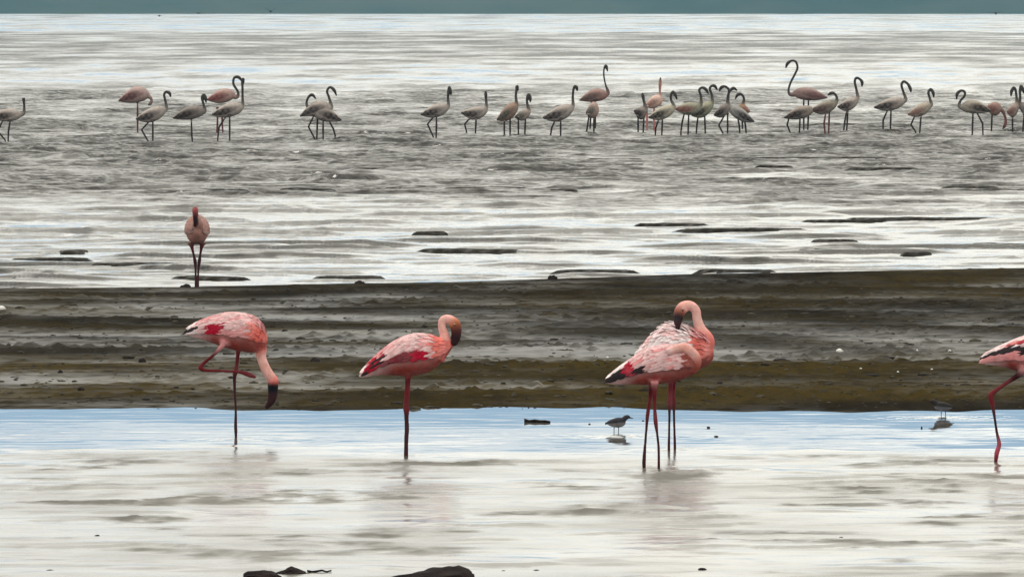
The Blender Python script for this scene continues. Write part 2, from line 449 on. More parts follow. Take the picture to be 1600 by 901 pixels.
# ------------------------------------------------------------------ bird building
def plumage_material(name, rough=0.8):
    m = Mat(name)
    c = m.attr('tint', 'Color')
    n = m.noise(m.coords(1, 1, 1), 26, 4, 0.65)
    hv = m.n('ShaderNodeHueSaturation'); m.l(c, hv.inputs['Color'])
    m.put(m.rng(n, 0.25, 0.75, 0.72, 1.22, smooth=False), hv.inputs['Value'])
    m.put(m.rng(m.noise(m.coords(1, 1, 1), 11, 3), 0.3, 0.7, 0.85, 1.15, smooth=False), hv.inputs['Saturation'])
    m.set(Base_Color=hv.outputs[0], Roughness=rough, Specular_IOR_Level=0.22)
    bp = m.n('ShaderNodeBump'); bp.inputs['Strength'].default_value = 0.35; bp.inputs['Distance'].default_value = 0.006
    m.l(m.noise(m.coords(1, 1, 1), 70, 3, 0.6), bp.inputs['Height']); m.l(bp.outputs[0], m.b.inputs['Normal'])
    return m.m
PLUME = plumage_material('plumage')
m = Mat('eye'); m.set(Base_Color=(0.06, 0.02, 0.01), Roughness=0.15); EYE = m.m

def catmull(pts, n):
    """smooth resampling of rows (any number of columns)"""
    P = np.array(pts, float)
    if len(P) == 2: return P[0] + (P[1] - P[0]) * np.linspace(0, 1, n + 1)[:, None]
    Q = np.vstack([2 * P[0] - P[1], P, 2 * P[-1] - P[-2]])
    out = []
    for i in range(1, len(Q) - 2):
        for t in np.linspace(0, 1, n, endpoint=False):
            a, b, c, d = Q[i - 1], Q[i], Q[i + 1], Q[i + 2]
            out.append(0.5 * (2 * b + (c - a) * t + (2 * a - 5 * b + 4 * c - d) * t * t + (3 * b - a - 3 * c + d) * t ** 3))
    out.append(Q[-2])
    return np.array(out)

class Skin:
    """collects closed tubes with a colour per ring, then fuses them into one continuous surface"""
    def __init__(self): self.v, self.f, self.c = [], [], []
    def rings(self, rings, cols):
        n = len(rings[0]); b = len(self.v)
        for r, c in zip(rings, cols):
            c = np.asarray(c)
            self.v += [tuple(p) for p in r]; self.c += [tuple(c)] * n if c.ndim == 1 else [tuple(q) for q in c]
        for i in range(len(rings) - 1):
            for j in range(n):
                k = (j + 1) % n
                self.f.append((b + i * n + j, b + i * n + k, b + (i + 1) * n + k, b + (i + 1) * n + j))
        self.f.append(tuple(b + j for j in range(n))[::-1])
        e = b + (len(rings) - 1) * n
        self.f.append(tuple(e + j for j in range(n)))
    def tube(self, pts, cols, n=10, flat=1.0):
        """pts rows: x, y, z, r ; cols: rgb per row"""
        P = np.array(pts, float); C = np.array(cols, float)
        rings = []
        for i in range(len(P)):
            d = P[min(i + 1, len(P) - 1), :3] - P[max(i - 1, 0), :3]
            d = d / (np.linalg.norm(d) + 1e-9)
            s = np.array([0, 1.0, 0]); s = s - d * s.dot(d)
            if np.linalg.norm(s) < 0.1: s = np.array([1.0, 0, 0]) - d * d[0]
            s /= np.linalg.norm(s); u = np.cross(d, s)
            a = np.linspace(0, 2 * np.pi, n, endpoint=False)
            rings.append(P[i, :3] + P[i, 3] * (np.cos(a)[:, None] * s * flat + np.sin(a)[:, None] * u))
        self.rings(rings, C)
    def build(self, name, voxel, smooth, parent):
        me = bpy.data.meshes.new(name)
        me.from_pydata(self.v, [], self.f); me.update()
        bm = bmesh.new(); bm.from_mesh(me); bmesh.ops.recalc_face_normals(bm, faces=bm.faces); bm.to_mesh(me); bm.free()
        o = bpy.data.objects.new(name, me); col.objects.link(o)
        r = o.modifiers.new('fuse', 'REMESH'); r.mode = 'VOXEL'; r.voxel_size = voxel; r.use_smooth_shade = True
        s = o.modifiers.new('soften', 'SMOOTH'); s.factor = 0.5; s.iterations = smooth
        dg = bpy.context.evaluated_depsgraph_get(); dg.update()
        new = bpy.data.meshes.new_from_object(o.evaluated_get(dg))
        o.modifiers.clear(); o.data = new; new.name = name; bpy.data.meshes.remove(me)
        kd = kdtree.KDTree(len(self.v))
        for i, p in enumerate(self.v): kd.insert(p, i)
        kd.balance()
        out = np.ones((len(new.vertices), 4), np.float32)
        C = np.array(self.c)
        for i, vt in enumerate(new.vertices):
            w = 0; acc = np.zeros(3)
            for _, j, d in kd.find_n(vt.co, 3):
                k = 1 / (d + 1e-3); acc += C[j] * k; w += k
            out[i, :3] = acc / w
        a = new.attributes.new('tint', 'FLOAT_COLOR', 'POINT'); a.data.foreach_set('color', out.ravel())
        new.materials.clear(); new.materials.append(PLUME)
        o.parent = parent
        return o

class Trunk:
    """a bird's trunk: upright oval sections from tail to breast; rows: x, top, bottom, half width (m)"""
    def __init__(self, rows): self.s = catmull(rows, 5); self.n = len(self.s)
    def row(self, t):
        q = min(max(t, 0), 1) * (self.n - 1); i = min(int(q), self.n - 2); return self.s[i] + (self.s[i + 1] - self.s[i]) * (q - i)
    def pt(self, t, phi, side, off=0.0):
        x, a, b, w = self.row(t)
        mid, hh = (a + b) / 2, (a - b) / 2
        s, c = math.sin(phi), math.cos(phi)
        return Vector((x, side * (w + off) * s, mid + (hh + off) * c))
    def ring(self, t, n=22):
        a = np.linspace(0, 2 * np.pi, n, endpoint=False)
        x, tp, b, w = self.row(t)
        return np.stack([np.full(n, x), w * np.sin(a), (tp + b) / 2 + (tp - b) / 2 * np.cos(a)], -1)

def tint_mesh(name, verts, faces, cols, parent, smooth=True):
    me = bpy.data.meshes.new(name); me.from_pydata(verts, [], faces); me.update()
    a = me.attributes.new('tint', 'FLOAT_COLOR', 'POINT')
    a.data.foreach_set('color', np.hstack([np.array(cols, np.float32), np.ones((len(cols), 1), np.float32)]).ravel())
    if smooth: me.polygons.foreach_set('use_smooth', np.ones(len(me.polygons), bool))
    me.materials.append(PLUME)
    o = bpy.data.objects.new(name, me); col.objects.link(o); o.parent = parent
    return o

def wing(trunk, side, parent, colf, t0=0.10, t1=0.80, p0=0.28, p1=1.75, off=0.008, nt=14, npn=8, low=None):
    """a folded wing: a closed shell lying along the flank, thick in the middle, thin at the rim"""
    verts, cols, faces = [], [], []
    for lay in (1, 0):
        for i in range(nt + 1):
            s = i / nt; t = t0 + (t1 - t0) * s
            span = math.sin(math.pi * min(1, 0.12 + 0.88 * s) ** 0.8) ** 0.45 if s < 1 else 0.12
            span = max(span, 0.15)
            mid = p0 + (p1 - p0) * (0.45 + 0.12 * (1 - s))
            for j in range(npn + 1):
                q = j / npn
                phi = mid + (q - 0.5) * (p1 - p0) * span
                rim = min(1, 3.5 * min(q, 1 - q) + 0.05) * min(1, 4 * min(s, 1 - s) + 0.12)
                verts.append(trunk.pt(t, phi, side, (off * rim if lay else -0.012)))
                cols.append(colf(s, q))
    m_, k = (nt + 1) * (npn + 1), npn + 1
    for i in range(nt):
        for j in range(npn):
            a = i * k + j
            faces.append((a, a + 1, a + k + 1, a + k)); faces.append((m_ + a, m_ + a + k, m_ + a + k + 1, m_ + a + 1))
    for i in range(nt):
        for j in (0, npn):
            a = i * k + j; faces.append((a, a + k, m_ + a + k, m_ + a))
    for j in range(npn):
        for i in (0, nt):
            a = i * k + j; faces.append((a, a + 1, m_ + a + 1, m_ + a))
    return tint_mesh('wing', verts, faces, cols, parent)

def feathers(trunk, side, parent, colf, n_rows=20, per=13, t0=0.155, t1=0.88, p0=0.05, p1=1.75, length=0.046, width=0.018, off=0.0085, lift=0.0035, rnd=None, shag=0.0):
    """overlapping contour feathers over the wing, one mesh"""
    R = rnd or random.Random(1)
    verts, cols, faces = [], [], []
    for i in range(n_rows):
        s = i / (n_rows - 1)
        for j in range(per):
            q = (j + 0.5 * (i % 2) + R.uniform(-.25, .25)) / per
            t = t1 + (t0 - t1) * s + R.uniform(-.02, .02)
            phi = p0 + (p1 - p0) * q
            c = colf(t, q, R)
            if c is None: continue
            L = length * R.uniform(.75, 1.35) * (1 + 0.15 * s); W = width * R.uniform(.75, 1.2)
            root = trunk.pt(t, phi, side, off)
            dt = 0.09
            aft = trunk.pt(max(t - dt, 0), phi + 0.10, side, off)
            d = (aft - root); d = d / (d.length + 1e-9)
            nrm = trunk.pt(t, phi, side, off + 0.02) - root; nrm.normalize()
            sd = d.cross(nrm).normalized()
            up = lift * R.uniform(.3, 1.5) + shag * R.uniform(0, 1) * (1 if q < .45 else .2)
            b = len(verts)
            for (f, w, u) in ((0, .35, 0), (.35, 1, .35), (.72, .85, .8), (1.0, .12, 1.0)):
                for sg in (-1, 0, 1):
                    p = root + d * (L * f) + sd * (sg * W * 0.5 * w) + nrm * (up * u + (0.0025 if sg == 0 else 0) - 0.010 * f * (0 if shag else 1) * 0.3)
                    verts.append(p); cols.append(tuple(x * (0.9 + 0.2 * f) for x in c))
            for r in range(3):
                for k in range(2):
                    a = b + r * 3 + k; faces.append((a, a + 1, a + 4, a + 3))
    o = tint_mesh('contour_feathers', verts, faces, cols, parent)
    o['kind'] = 'stuff'
    return o

def eye(parent, p, r=0.006):
    bm = bmesh.new(); bmesh.ops.create_icosphere(bm, subdivisions=2, radius=r)
    me = bpy.data.meshes.new('eye'); bm.to_mesh(me); bm.free(); me.materials.append(EYE)
    o = bpy.data.objects.new('eye', me); col.objects.link(o); o.parent = parent; o.location = p
    return o

def root_at(name, loc, label, cat, group=None, yaw=0):
    o = bpy.data.objects.new(name, None); o.empty_display_size = 0.1
    o.location = loc; o.rotation_euler = (0, 0, yaw); col.objects.link(o)
    tag(o, label, cat, group)
    return o

# ------------------------------------------------------------------ lesser flamingos on the pool (photo pixels -> metres at the bird's own distance)
PALE, ROSE, CORAL, NECK = (.60, .395, .40), (.58, .255, .26), (.57, .155, .135), (.68, .35, .31)
CRIM, BLACKF, BILL = (.36, .020, .040), (.022, .014, .016), (.028, .008, .010)
LEG_T, LEG_B = (.125, .014, .018), (.045, .009, .012)
BELLY_SHADE = (.23, .050, .042)  # rusty belly plumage, darkened further for the shade underneath
WHITE = (.72, .60, .61)

def near_flamingo(label, foot, body, neck, legs, mark, voxel=0.0048, zoom=(0, 0, 1), wfrac=0.78, trunk_col=None, belly=BELLY_SHADE, shag=0.0, group='lesser flamingos standing in the shallow pool', seed=1, wing_span=(0.10, 0.80), eyes=None, yaw=0):
    zx, zy, zs = zoom
    fx, fy = zx + foot[0] / zs, zy + foot[1] / zs
    g = ground(fx, fy); s = PXF / g.y
    X = lambda x: (zx + x / zs - fx) / s
    Zf = lambda y: (fy - (zy + y / zs)) / s
    Rr = lambda r: r / zs / s
    root = root_at('flamingo', g, label, 'flamingo', group, yaw)
    R = random.Random(seed)
    tr = Trunk([(X(x), Zf(a), Zf(b), (Zf(a) - Zf(b)) / 2 * wfrac * k) for (x, a, b, k) in body])
    sk = Skin()
    nt = 34
    tc_ = trunk_col or (lambda t: tuple(np.array(PALE) * (1 - sm) + np.array(CORAL) * sm) if (sm := min(1, max(0, (t - .45) / .4))) >= 0 else PALE)
    low = np.clip((0.35 - np.cos(np.linspace(0, 2 * np.pi, 22, endpoint=False))) / 0.9, 0, 1)[:, None]  # lower part of each ring, where the painted underside shade sets in
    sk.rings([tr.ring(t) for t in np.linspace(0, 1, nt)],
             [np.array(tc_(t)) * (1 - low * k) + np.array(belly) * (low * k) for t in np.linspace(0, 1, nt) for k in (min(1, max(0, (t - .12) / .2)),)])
    nk = catmull([(X(x), yo, Zf(y), Rr(r), *c) for (x, y, r, yo, c) in neck], 8)
    sk.tube(nk[:, :4], nk[:, 4:], 14, 0.9)
    for (pts, yo) in legs:
        rows = [(X(p[0]), p[4] if len(p) > 4 else yo, Zf(p[1]), Rr(p[2]), *p[3]) for p in pts]
        lg = catmull(rows, 6)
        lg[:, 3] = np.maximum(lg[:, 3], 0.0072)
        sk.tube(lg[:, :4], lg[:, 4:], 8)
    sk.build('body', voxel, 3, root)
    for side in (-1, 1):
        wg = wing(tr, side, root, lambda s_, q: mark(wing_span[0] + (wing_span[1] - wing_span[0]) * s_, q, None) or PALE, wing_span[0], wing_span[1])
        feathers(tr, side, wg, mark, rnd=R, shag=shag)
    for (x, y, yo) in (eyes or ()):
        eye(root, (X(x), yo, Zf(y)))
    return root

def vary(c, R, a=0.07):
    if R is None: return c
    k = R.uniform(1 - a, 1 + a); return tuple(min(.95, x * k) for x in c)

# 1: head down, one leg drawn up
def mark1(t, q, R):
    j = R.uniform(-.05, .05) if R else 0
    if t < .20: return vary(BLACKF, R) if .45 < q + j < .8 else vary(WHITE, R)
    if .3 < t < .42 and q + j > .62: return vary(CRIM, R)
    if t < .32 and q + j > .55: return vary(PALE, R)
    if t < .34 and q < .3: return vary(CRIM if (R and R.random() < .5) else ROSE, R)
    if t > .66: return vary(CORAL if q > .45 else ROSE, R)
    if q > .8: return vary(ROSE, R)
    return vary(PALE if (not R or R.random() < .75) else ROSE, R)
near_flamingo('pink flamingo with head hanging down and one leg drawn up, leftmost on the pool', (368, 800),
    [(80, 176, 196, .8), (108, 150, 210, .8), (165, 120, 226, .8), (230, 98, 246, .9), (300, 76, 272, 1), (370, 74, 290, 1), (440, 84, 300, 1), (500, 112, 300, 1), (538, 160, 288, .95), (552, 200, 262, .8), (556, 222, 244, .5)],
    [(480, 215, 70, 0, CORAL), (514, 275, 40, 0, CORAL), (520, 330, 29, 0, NECK), (540, 385, 29, 0, NECK), (568, 435, 30, 0, NECK), (588, 468, 33, 0, CORAL), (588, 494, 32, 0, BILL), (587, 545, 29, 0, BILL), (575, 590, 23, 0, BILL), (545, 628, 12, 0, BILL)],
    [([(384, 270, 20, CORAL), (382, 310, 13, LEG_T), (374, 380, 11, LEG_T), (369, 412, 16, LEG_T), (362, 450, 11, LEG_B), (363, 540, 9, LEG_B), (369, 640, 8, LEG_B), (368, 735, 11, LEG_B), (370, 800, 9, LEG_B), (370, 880, 8, LEG_B)], 0.02),
     ([(310, 235, 22, ROSE), (290, 262, 16, ROSE), (240, 315, 10, LEG_T), (180, 365, 12, LEG_T), (165, 388, 16, LEG_T), (190, 404, 11, LEG_T), (280, 408, 9, LEG_T), (370, 411, 9, LEG_T), (415, 418, 13, LEG_T), (455, 432, 15, LEG_T), (490, 446, 8, LEG_T)], -0.05)],
    mark1, zoom=(270, 470, 3.755), seed=11, eyes=[(578, 488, -.033), (578, 488, .033)])

# 2: standing on one leg, head turned down in front
def mark2(t, q, R):
    j = R.uniform(-.06, .06) if R else 0
    if t < .16: return vary(BLACKF, R) if q + j > .55 else vary(WHITE, R)
    if t < .30: return vary(CRIM if (R and R.random() < .35) else (ROSE if q < .5 else BLACKF), R)
    if q + j > .74 and t < .62: return vary(CRIM if t > .5 else (.20, .04, .05), R)
    if t > .68: return vary(CORAL, R)
    return vary(PALE if (not R or R.random() < .8) else ROSE, R)
near_flamingo('pink flamingo balanced on one straight leg, bill tucked down before its breast', (328, 840),
    [(72, 400, 414, .8), (105, 362, 412, .75), (160, 302, 402, .8), (230, 245, 402, .9), (310, 200, 405, 1), (390, 182, 402, 1), (450, 188, 384, 1), (505, 206, 346, 1), (545, 214, 302, .9), (570, 222, 268, .7), (580, 232, 250, .4)],
    [(480, 290, 70, 0, CORAL), (525, 235, 44, 0, CORAL), (536, 190, 27, 0, NECK), (522, 140, 22, 0, NECK), (526, 104, 22, 0, NECK), (555, 96, 24, 0, NECK), (588, 120, 31, 0, (.40, .15, .09)), (599, 150, 30, 0, (.12, .035, .025)), (599, 186, 27, 0, BILL), (592, 216, 23, 0, BILL), (580, 240, 13, 0, BILL)],
    [([(338, 380, 26, CORAL), (338, 420, 16, LEG_T), (334, 480, 15, LEG_T), (329, 560, 17, LEG_T), (329, 585, 18, LEG_T), (330, 625, 13, LEG_B), (331, 700, 13, LEG_B), (328, 780, 12, LEG_B), (327, 840, 13, LEG_B), (327, 900, 12, LEG_B)], 0.0)],
    mark2, zoom=(540, 470, 3.465), seed=12, eyes=[(592, 128, -.034), (592, 128, .034)])

# 3: rear bird of the pair, neck raised and bill resting on the back
def mark3(t, q, R):
    if t < .2: return vary(WHITE, R)
    if t > .68: return vary(CORAL if q > .4 else ROSE, R)
    return vary(WHITE if (not R or R.random() < .6) else PALE, R)
near_flamingo('rear flamingo of the overlapping pair, neck raised in a loop, ruffled whitish back', (352, 690),
    [(190, 305, 315, .9), (215, 272, 325, .7), (250, 225, 345, .85), (300, 178, 362, .95), (350, 160, 370, 1), (400, 168, 368, 1), (450, 190, 355, 1), (495, 205, 335, 1), (520, 228, 318, .9), (533, 255, 295, .6)],
    [(470, 275, 58, 0, CORAL), (500, 225, 38, 0, CORAL), (476, 175, 25, 0, NECK), (462, 130, 20, 0, NECK), (456, 94, 20, 0, NECK), (432, 74, 21, 0, NECK), (404, 80, 25, 0, NECK), (388, 100, 25, -.012, (.30, .10, .07)), (381, 124, 21, -.03, BILL), (378, 148, 16, -.05, BILL), (378, 174, 8, -.065, BILL)],
    [([(352, 350, 22, CORAL), (350, 395, 13, LEG_T), (346, 450, 10, LEG_T), (343, 490, 12, LEG_T), (343, 540, 6, LEG_B), (341, 690, 7, LEG_B), (341, 735, 7, LEG_B)], -0.05),
     ([(366, 350, 22, CORAL), (362, 395, 13, LEG_T), (360, 450, 10, LEG_T), (363, 492, 12, LEG_T), (364, 540, 6, LEG_B), (368, 690, 7, LEG_B), (368, 735, 7, LEG_B)], 0.05)],
    mark3, zoom=(920, 450, 2.73), seed=13, shag=0.016, eyes=[(400, 92, -.034), (400, 92, .034)])

# 4: front bird of the pair, asleep with its head laid back
def mark4(t, q, R):
    j = R.uniform(-.05, .05) if R else 0
    if t < .12: return vary(ROSE, R)
    if t < .26: return vary(BLACKF, R) if q + j > .45 else vary(WHITE, R)
    if t < .33 and .35 < q + j: return vary(CRIM, R)
    if t < .40 and q + j > .8: return vary(BLACKF, R)
    if t > .76: return vary(ROSE if q < .25 else (.24, .055, .042), R)  # breast feathers deepened to maroon, painting the shade below the neck fold
    return vary(PALE if (not R or R.random() < .7) else ROSE, R)
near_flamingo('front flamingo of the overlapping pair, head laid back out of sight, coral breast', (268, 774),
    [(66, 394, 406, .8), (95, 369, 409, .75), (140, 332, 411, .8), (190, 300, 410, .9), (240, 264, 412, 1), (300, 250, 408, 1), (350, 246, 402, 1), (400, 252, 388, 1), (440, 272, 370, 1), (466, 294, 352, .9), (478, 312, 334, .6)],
    [(430, 335, 42, 0, (.20, .045, .035)), (454, 306, 28, -.02, (.42, .11, .08)), (438, 276, 24, -.035, NECK), (405, 252, 22, -.045, NECK), (368, 258, 19, -.06, NECK), (330, 272, 16, -.07, PALE)],  # neck base painted dark for the shade under the fold
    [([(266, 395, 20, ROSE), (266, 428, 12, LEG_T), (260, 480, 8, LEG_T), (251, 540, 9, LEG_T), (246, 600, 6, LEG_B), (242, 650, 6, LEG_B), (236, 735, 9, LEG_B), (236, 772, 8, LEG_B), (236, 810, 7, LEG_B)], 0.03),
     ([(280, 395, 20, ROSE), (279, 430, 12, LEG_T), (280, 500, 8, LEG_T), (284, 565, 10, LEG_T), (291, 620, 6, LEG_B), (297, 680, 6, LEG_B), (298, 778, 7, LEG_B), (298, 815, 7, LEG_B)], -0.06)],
    mark4, zoom=(920, 450, 2.73), seed=14, trunk_col=lambda t: tuple(np.array(PALE) + (np.array((.22, .05, .038)) - np.array(PALE)) * min(1, max(0, (t - .5) / .3))))  # trunk breast carries the same painted shade over its own deeper colour

# 5: walking out of the frame at the right
def mark5(t, q, R):
    j = R.uniform(-.04, .04) if R else 0
    if t < .10: return vary((.85, .42, .34), R)
    if t < .55 and abs(q + j - (.42 + t * .5)) < .13: return vary(BLACKF, R)
    if q + j > .42 + t * .5 + .1 and t < .5: return vary(ROSE, R)
    if .33 < t < .5 and .25 < q < .45: return vary(CRIM if (R and R.random() < .5) else CORAL, R)
    if t > .68: return vary(CORAL, R)
    return vary(WHITE if (not R or R.random() < .7) else PALE, R)
near_flamingo('flamingo walking out of the picture at the right edge, pale back with black wing stripe', (438, 722),
    [(372, 188, 218, .9), (400, 165, 226, .7), (450, 140, 232, .8), (510, 112, 245, .9), (580, 86, 272, 1), (650, 75, 290, 1), (720, 78, 296, 1), (790, 100, 290, 1), (835, 140, 275, .9), (860, 180, 245, .6)],
    [(800, 200, 70, 0, CORAL), (850, 190, 42, 0, CORAL), (880, 120, 26, 0, NECK), (870, 30, 22, 0, NECK), (880, -50, 22, 0, NECK), (920, -75, 26, 0, NECK), (950, -45, 26, 0, CORAL), (960, -5, 20, 0, BILL), (950, 40, 9, 0, BILL)],
    [([(580, 240, 26, ROSE), (545, 275, 16, LEG_B), (490, 312, 11, LEG_T), (425, 358, 13, LEG_T), (410, 378, 16, LEG_T), (418, 420, 13, LEG_T), (428, 480, 8, LEG_B), (440, 560, 8, LEG_B), (452, 620, 12, (.32, .04, .07)), (440, 665, 13, (.32, .04, .07)), (434, 722, 9, LEG_B), (434, 770, 8, LEG_B)], -0.04),
     ([(640, 250, 26, ROSE), (665, 300, 14, LEG_T), (690, 400, 12, LEG_T), (695, 440, 14, LEG_T), (690, 560, 9, LEG_B), (685, 722, 10, LEG_B), (685, 770, 8, LEG_B)], 0.05)],
    mark5, zoom=(1420, 500, 3.217), seed=15)

# mid: one standing at the lake edge facing the camera (built side-on, then turned)
def markm(t, q, R):
    if t < .25: return vary((.10, .05, .05), R)
    return vary((.34, .20, .175) if (not R or R.random() < .6) else (.29, .155, .135), R)
DUSK = (.30, .165, .14)
near_flamingo('lone dusky pink flamingo facing the camera at the lake edge of the mud bar', (0, 0),
    [(-62, -75, -70, .9), (-45, -90, -64, .7), (-25, -101, -63, .9), (-5, -106, -62, 1.08), (12, -106, -63, 1.1), (25, -101, -66, 1.1), (34, -94, -74, 1.0), (38, -88, -80, .6)],
    [(22, -88, 15, 0, DUSK), (32, -96, 9, 0, DUSK), (30, -106, 5.5, -.01, DUSK), (29, -113, 4.6, -.02, (.17, .065, .055)), (33, -117, 5.2, -.02, (.17, .065, .055)), (39, -113, 5.2, -.02, (.20, .05, .05)), (40, -105, 4.2, -.02, BILL), (39, -97, 3.4, -.02, BILL), (37, -92, 1.6, -.02, BILL)],
    [([(2, -66, 7, DUSK, -.05), (2, -58, 3, LEG_T, -.042), (3, -46, 2.0, LEG_B, -.028), (2, -35, 3.0, LEG_B, -.016), (1, -22, 1.9, LEG_B, -.012), (1, 0, 1.9, LEG_B, -.012), (1, 8, 2, LEG_B, -.012)], 0),
     ([(-2, -66, 7, DUSK, .045), (-2, -58, 3, LEG_T, .036), (-2, -46, 2.0, LEG_B, .026), (-4, -35, 3.0, LEG_B, .018), (-3, -22, 1.9, LEG_B, .010), (-1, 0, 1.9, LEG_B, .008), (-1, 8, 2, LEG_B, .008)], 0)],
    markm, zoom=(308, 444, 1.0), seed=16, wfrac=0.74, group='flamingo alone at the lake edge', trunk_col=lambda t: DUSK, belly=(.34, .16, .13), yaw=-math.pi / 2 + 0.06)

# ------------------------------------------------------------------ the far flock wading in the lake
GREY, DIM, BROWN, PINK = (.33, .285, .26), (.20, .17, .155), (.24, .15, .115), (.50, .27, .23)
DARKW, REDW, NK = (.022, .013, .012), (.08, .028, .028), (.05, .043, .038)
FLEG = (.035, .026, .024)
RLEG = (.12, .03, .03)
FAR_GROUP = 'flamingos wading in the lake behind the mud bar'
def far_flamingo(label, tail, mid, breast, hh, neck, legs, base=GREY, wingc=DARKW, neckc=NK, legc=FLEG, yaw=0, foot=None, rneck=2.1, seed=0, wmul=.8):
    fy = foot or max(p[-1][1] for p in legs)
    fx = mid[0]
    g = ground(fx, fy); s = PXF / g.y
    X = lambda x: (x - fx) / s
    Zf = lambda y: (fy - y) / s
    R = random.Random(seed + int(fx))
    root = root_at('flamingo', g, label, 'flamingo', FAR_GROUP, yaw)
    prof = [(0, .10), (.08, .30), (.2, .58), (.35, .86), (.5, 1), (.65, 1), (.8, .86), (.9, .62), (.97, .34), (1, .12)]
    rows = []
    for t, k in prof:
        l0 = (t - .55) * (t - 1) / (.55); l1 = t * (t - 1) / (.55 * -.45); l2 = t * (t - .55) / .45
        x = tail[0] + (breast[0] - tail[0]) * t
        y = tail[1] * l0 + mid[1] * l1 + breast[1] * l2
        h_ = hh * 1.06 * k / s
        rows.append((X(x), Zf(y) + h_, Zf(y) - h_, h_ * wmul))
    tr = Trunk(rows)
    sk = Skin()
    ts = np.linspace(0, 1, 26)
    sk.rings([tr.ring(t, 18) for t in ts], [tuple(np.array(wingc) * (1 - w) + np.array(base) * w) for w in np.clip(ts / .25, 0, 1)])
    if neck:
        inner_ = (breast[0] + (mid[0] - breast[0]) * .35, breast[1] + (mid[1] - breast[1]) * .2)
        pts = [inner_] + list(neck)
        n_ = len(pts)
        rad = [5.5, 3.2] + [rneck] * (n_ - 2)
        if n_ >= 4: rad[-1] = 1.0; rad[-2] = 2.7
        cs = [base, tuple((np.array(base) + np.array(neckc)) / 2)] + [neckc] * (n_ - 2)
        if n_ >= 4: cs[-1] = (.015, .012, .012)
        nk = catmull([(X(x), 0, Zf(y), r / s, *c) for (x, y), r, c in zip(pts, rad, cs)], 6)
        sk.tube(nk[:, :4], nk[:, 4:], 10)
    for k, lg in enumerate(legs):
        yo = (0.05 if k else -0.05) if len(legs) > 1 else 0.0
        top = (lg[0][0], lg[0][1] - 5)
        pts = [(*top, 3.0)] + [(x, y, 1.75 if 0 < i < len(lg) - 1 else 1.4) for i, (x, y) in enumerate(lg)]
        if len(lg) == 2:
            (x0_, y0_), (x1_, y1_) = lg
            pts = [(*top, 3.0), (x0_, y0_, 1.5), (x0_ + (x1_ - x0_) * .52, y0_ + (y1_ - y0_) * .52, 1.8), (x0_ + (x1_ - x0_) * .6, y0_ + (y1_ - y0_) * .6, 1.4), (x1_, y1_, 1.4)]
        pts.append((pts[-1][0], fy + 10, 1.1))
        P = []
        for i in range(len(pts) - 1):
            for t in (0, .5): P.append([pts[i][j] + (pts[i + 1][j] - pts[i][j]) * t for j in range(3)])
        P.append(pts[-1])
        cl = [base] + [legc] * (len(P) - 1)
        sk.tube([(X(x), yo, Zf(y), r / s) for x, y, r in P], cl, 7)
    sk.build('body', 0.0085, 2, root)
    for side in (-1, 1):
        def wc(s_, q):
            k = min(1, max(0, (q + .45 * (.6 - s_) - .30) / .22)) * min(1, max(0, (.95 - s_) / .4)) * (.85 + .25 * math.sin(23 * s_ + 9 * q))
            return tuple(np.array(base) * (1 - k) + np.array(wingc) * k)
        wing(tr, side, root, wc, 0.06, 0.74, 0.4, 2.15, 0.012, 10, 6)
    return root

F = far_flamingo
F('greyish flamingo cut by the left edge of the picture, neck straight up', (-14, 184), (6, 180), (34, 180), 9.5, [(36, 178), (38, 167), (37, 158), (37, 154), (38.5, 160)], [[(16, 190), (13.5, 205), (13, 219)], [(4, 189), (-4, 205), (8, 219)]])
F('pinkish flamingo with pale humped back and lowered head at the left of the flock', (185, 158), (212, 148), (234, 148), 12, [(234, 152), (237, 157), (235, 162), (231, 164)], [[(215, 160), (215, 184), (215, 206)]], base=(0.338, 0.240, 0.221), wingc=REDW, legc=RLEG, neckc=(.2, .13, .12))
F('grey flamingo in front of the humped pink one at left, one leg stepping', (212, 186), (236, 179), (260, 172), 11, [(260, 170), (258.5, 158), (256.5, 148), (260, 143.5), (265, 146), (267, 152)], [[(239, 190), (239, 204), (239, 219)], [(233, 190), (221, 203), (232, 222)]])
F('dark grey flamingo on one leg with folded head, left of the crossed pair', (270, 185), (296, 176), (321, 174), 10, [(320, 174), (318, 163), (315.5, 153), (318.5, 148), (321.5, 154), (322, 161)], [[(299, 185), (299.5, 208), (300.5, 221)]], base=DIM)
F('reddish pink flamingo behind a grey one, tall looped neck, left third of the flock', (323, 156), (345, 150), (368, 148), 10.5, [(370, 152), (372, 144), (365, 132), (366, 122), (373, 121), (380, 129)], [[(340, 172), (340, 190), (339, 208)], [(347, 172), (347, 190), (348, 206)]], base=(0.351, 0.234, 0.208), wingc=(.16, .045, .045), legc=RLEG)
F('grey flamingo standing before a reddish one, neck straight as a post', (331, 179), (356, 172), (381, 168), 10.5, [(379, 166), (379, 152), (379, 138), (378.5, 127), (380, 124), (381, 131)], [[(359, 182), (359, 200), (359, 218)], [(353, 182), (342, 199), (340, 218)]])
F('flamingo with dark tail at left and taller hooked neck in the crossing pair', (468, 182), (493, 169), (519, 170), 11, [(518, 168), (514, 152), (511, 143), (515.5, 136.5), (522, 141), (526, 150)], [[(490, 182), (482, 198), (492, 217)], [(496, 184), (495.5, 200), (495, 215)]], wingc=(.04, .03, .028))
F('flamingo with pointed tail at right and the lower neck in the crossing pair', (534, 188), (509, 178), (486, 175), 11, [(482, 168), (479, 161), (482, 152), (488, 148.5), (494, 155)], [[(505, 188), (505, 203), (505, 217)], [(513, 187), (521, 202), (525, 217)]])
F('flamingo stepping with bent leg and upright neck, just right of the wide gap', (657, 179), (682, 173), (702, 168), 10, [(700.5, 166), (700, 154), (700.5, 143), (702, 136), (704, 143), (705, 149)], [[(682, 182), (682, 198), (681.5, 213)], [(678, 182), (668, 194), (677, 214)]])
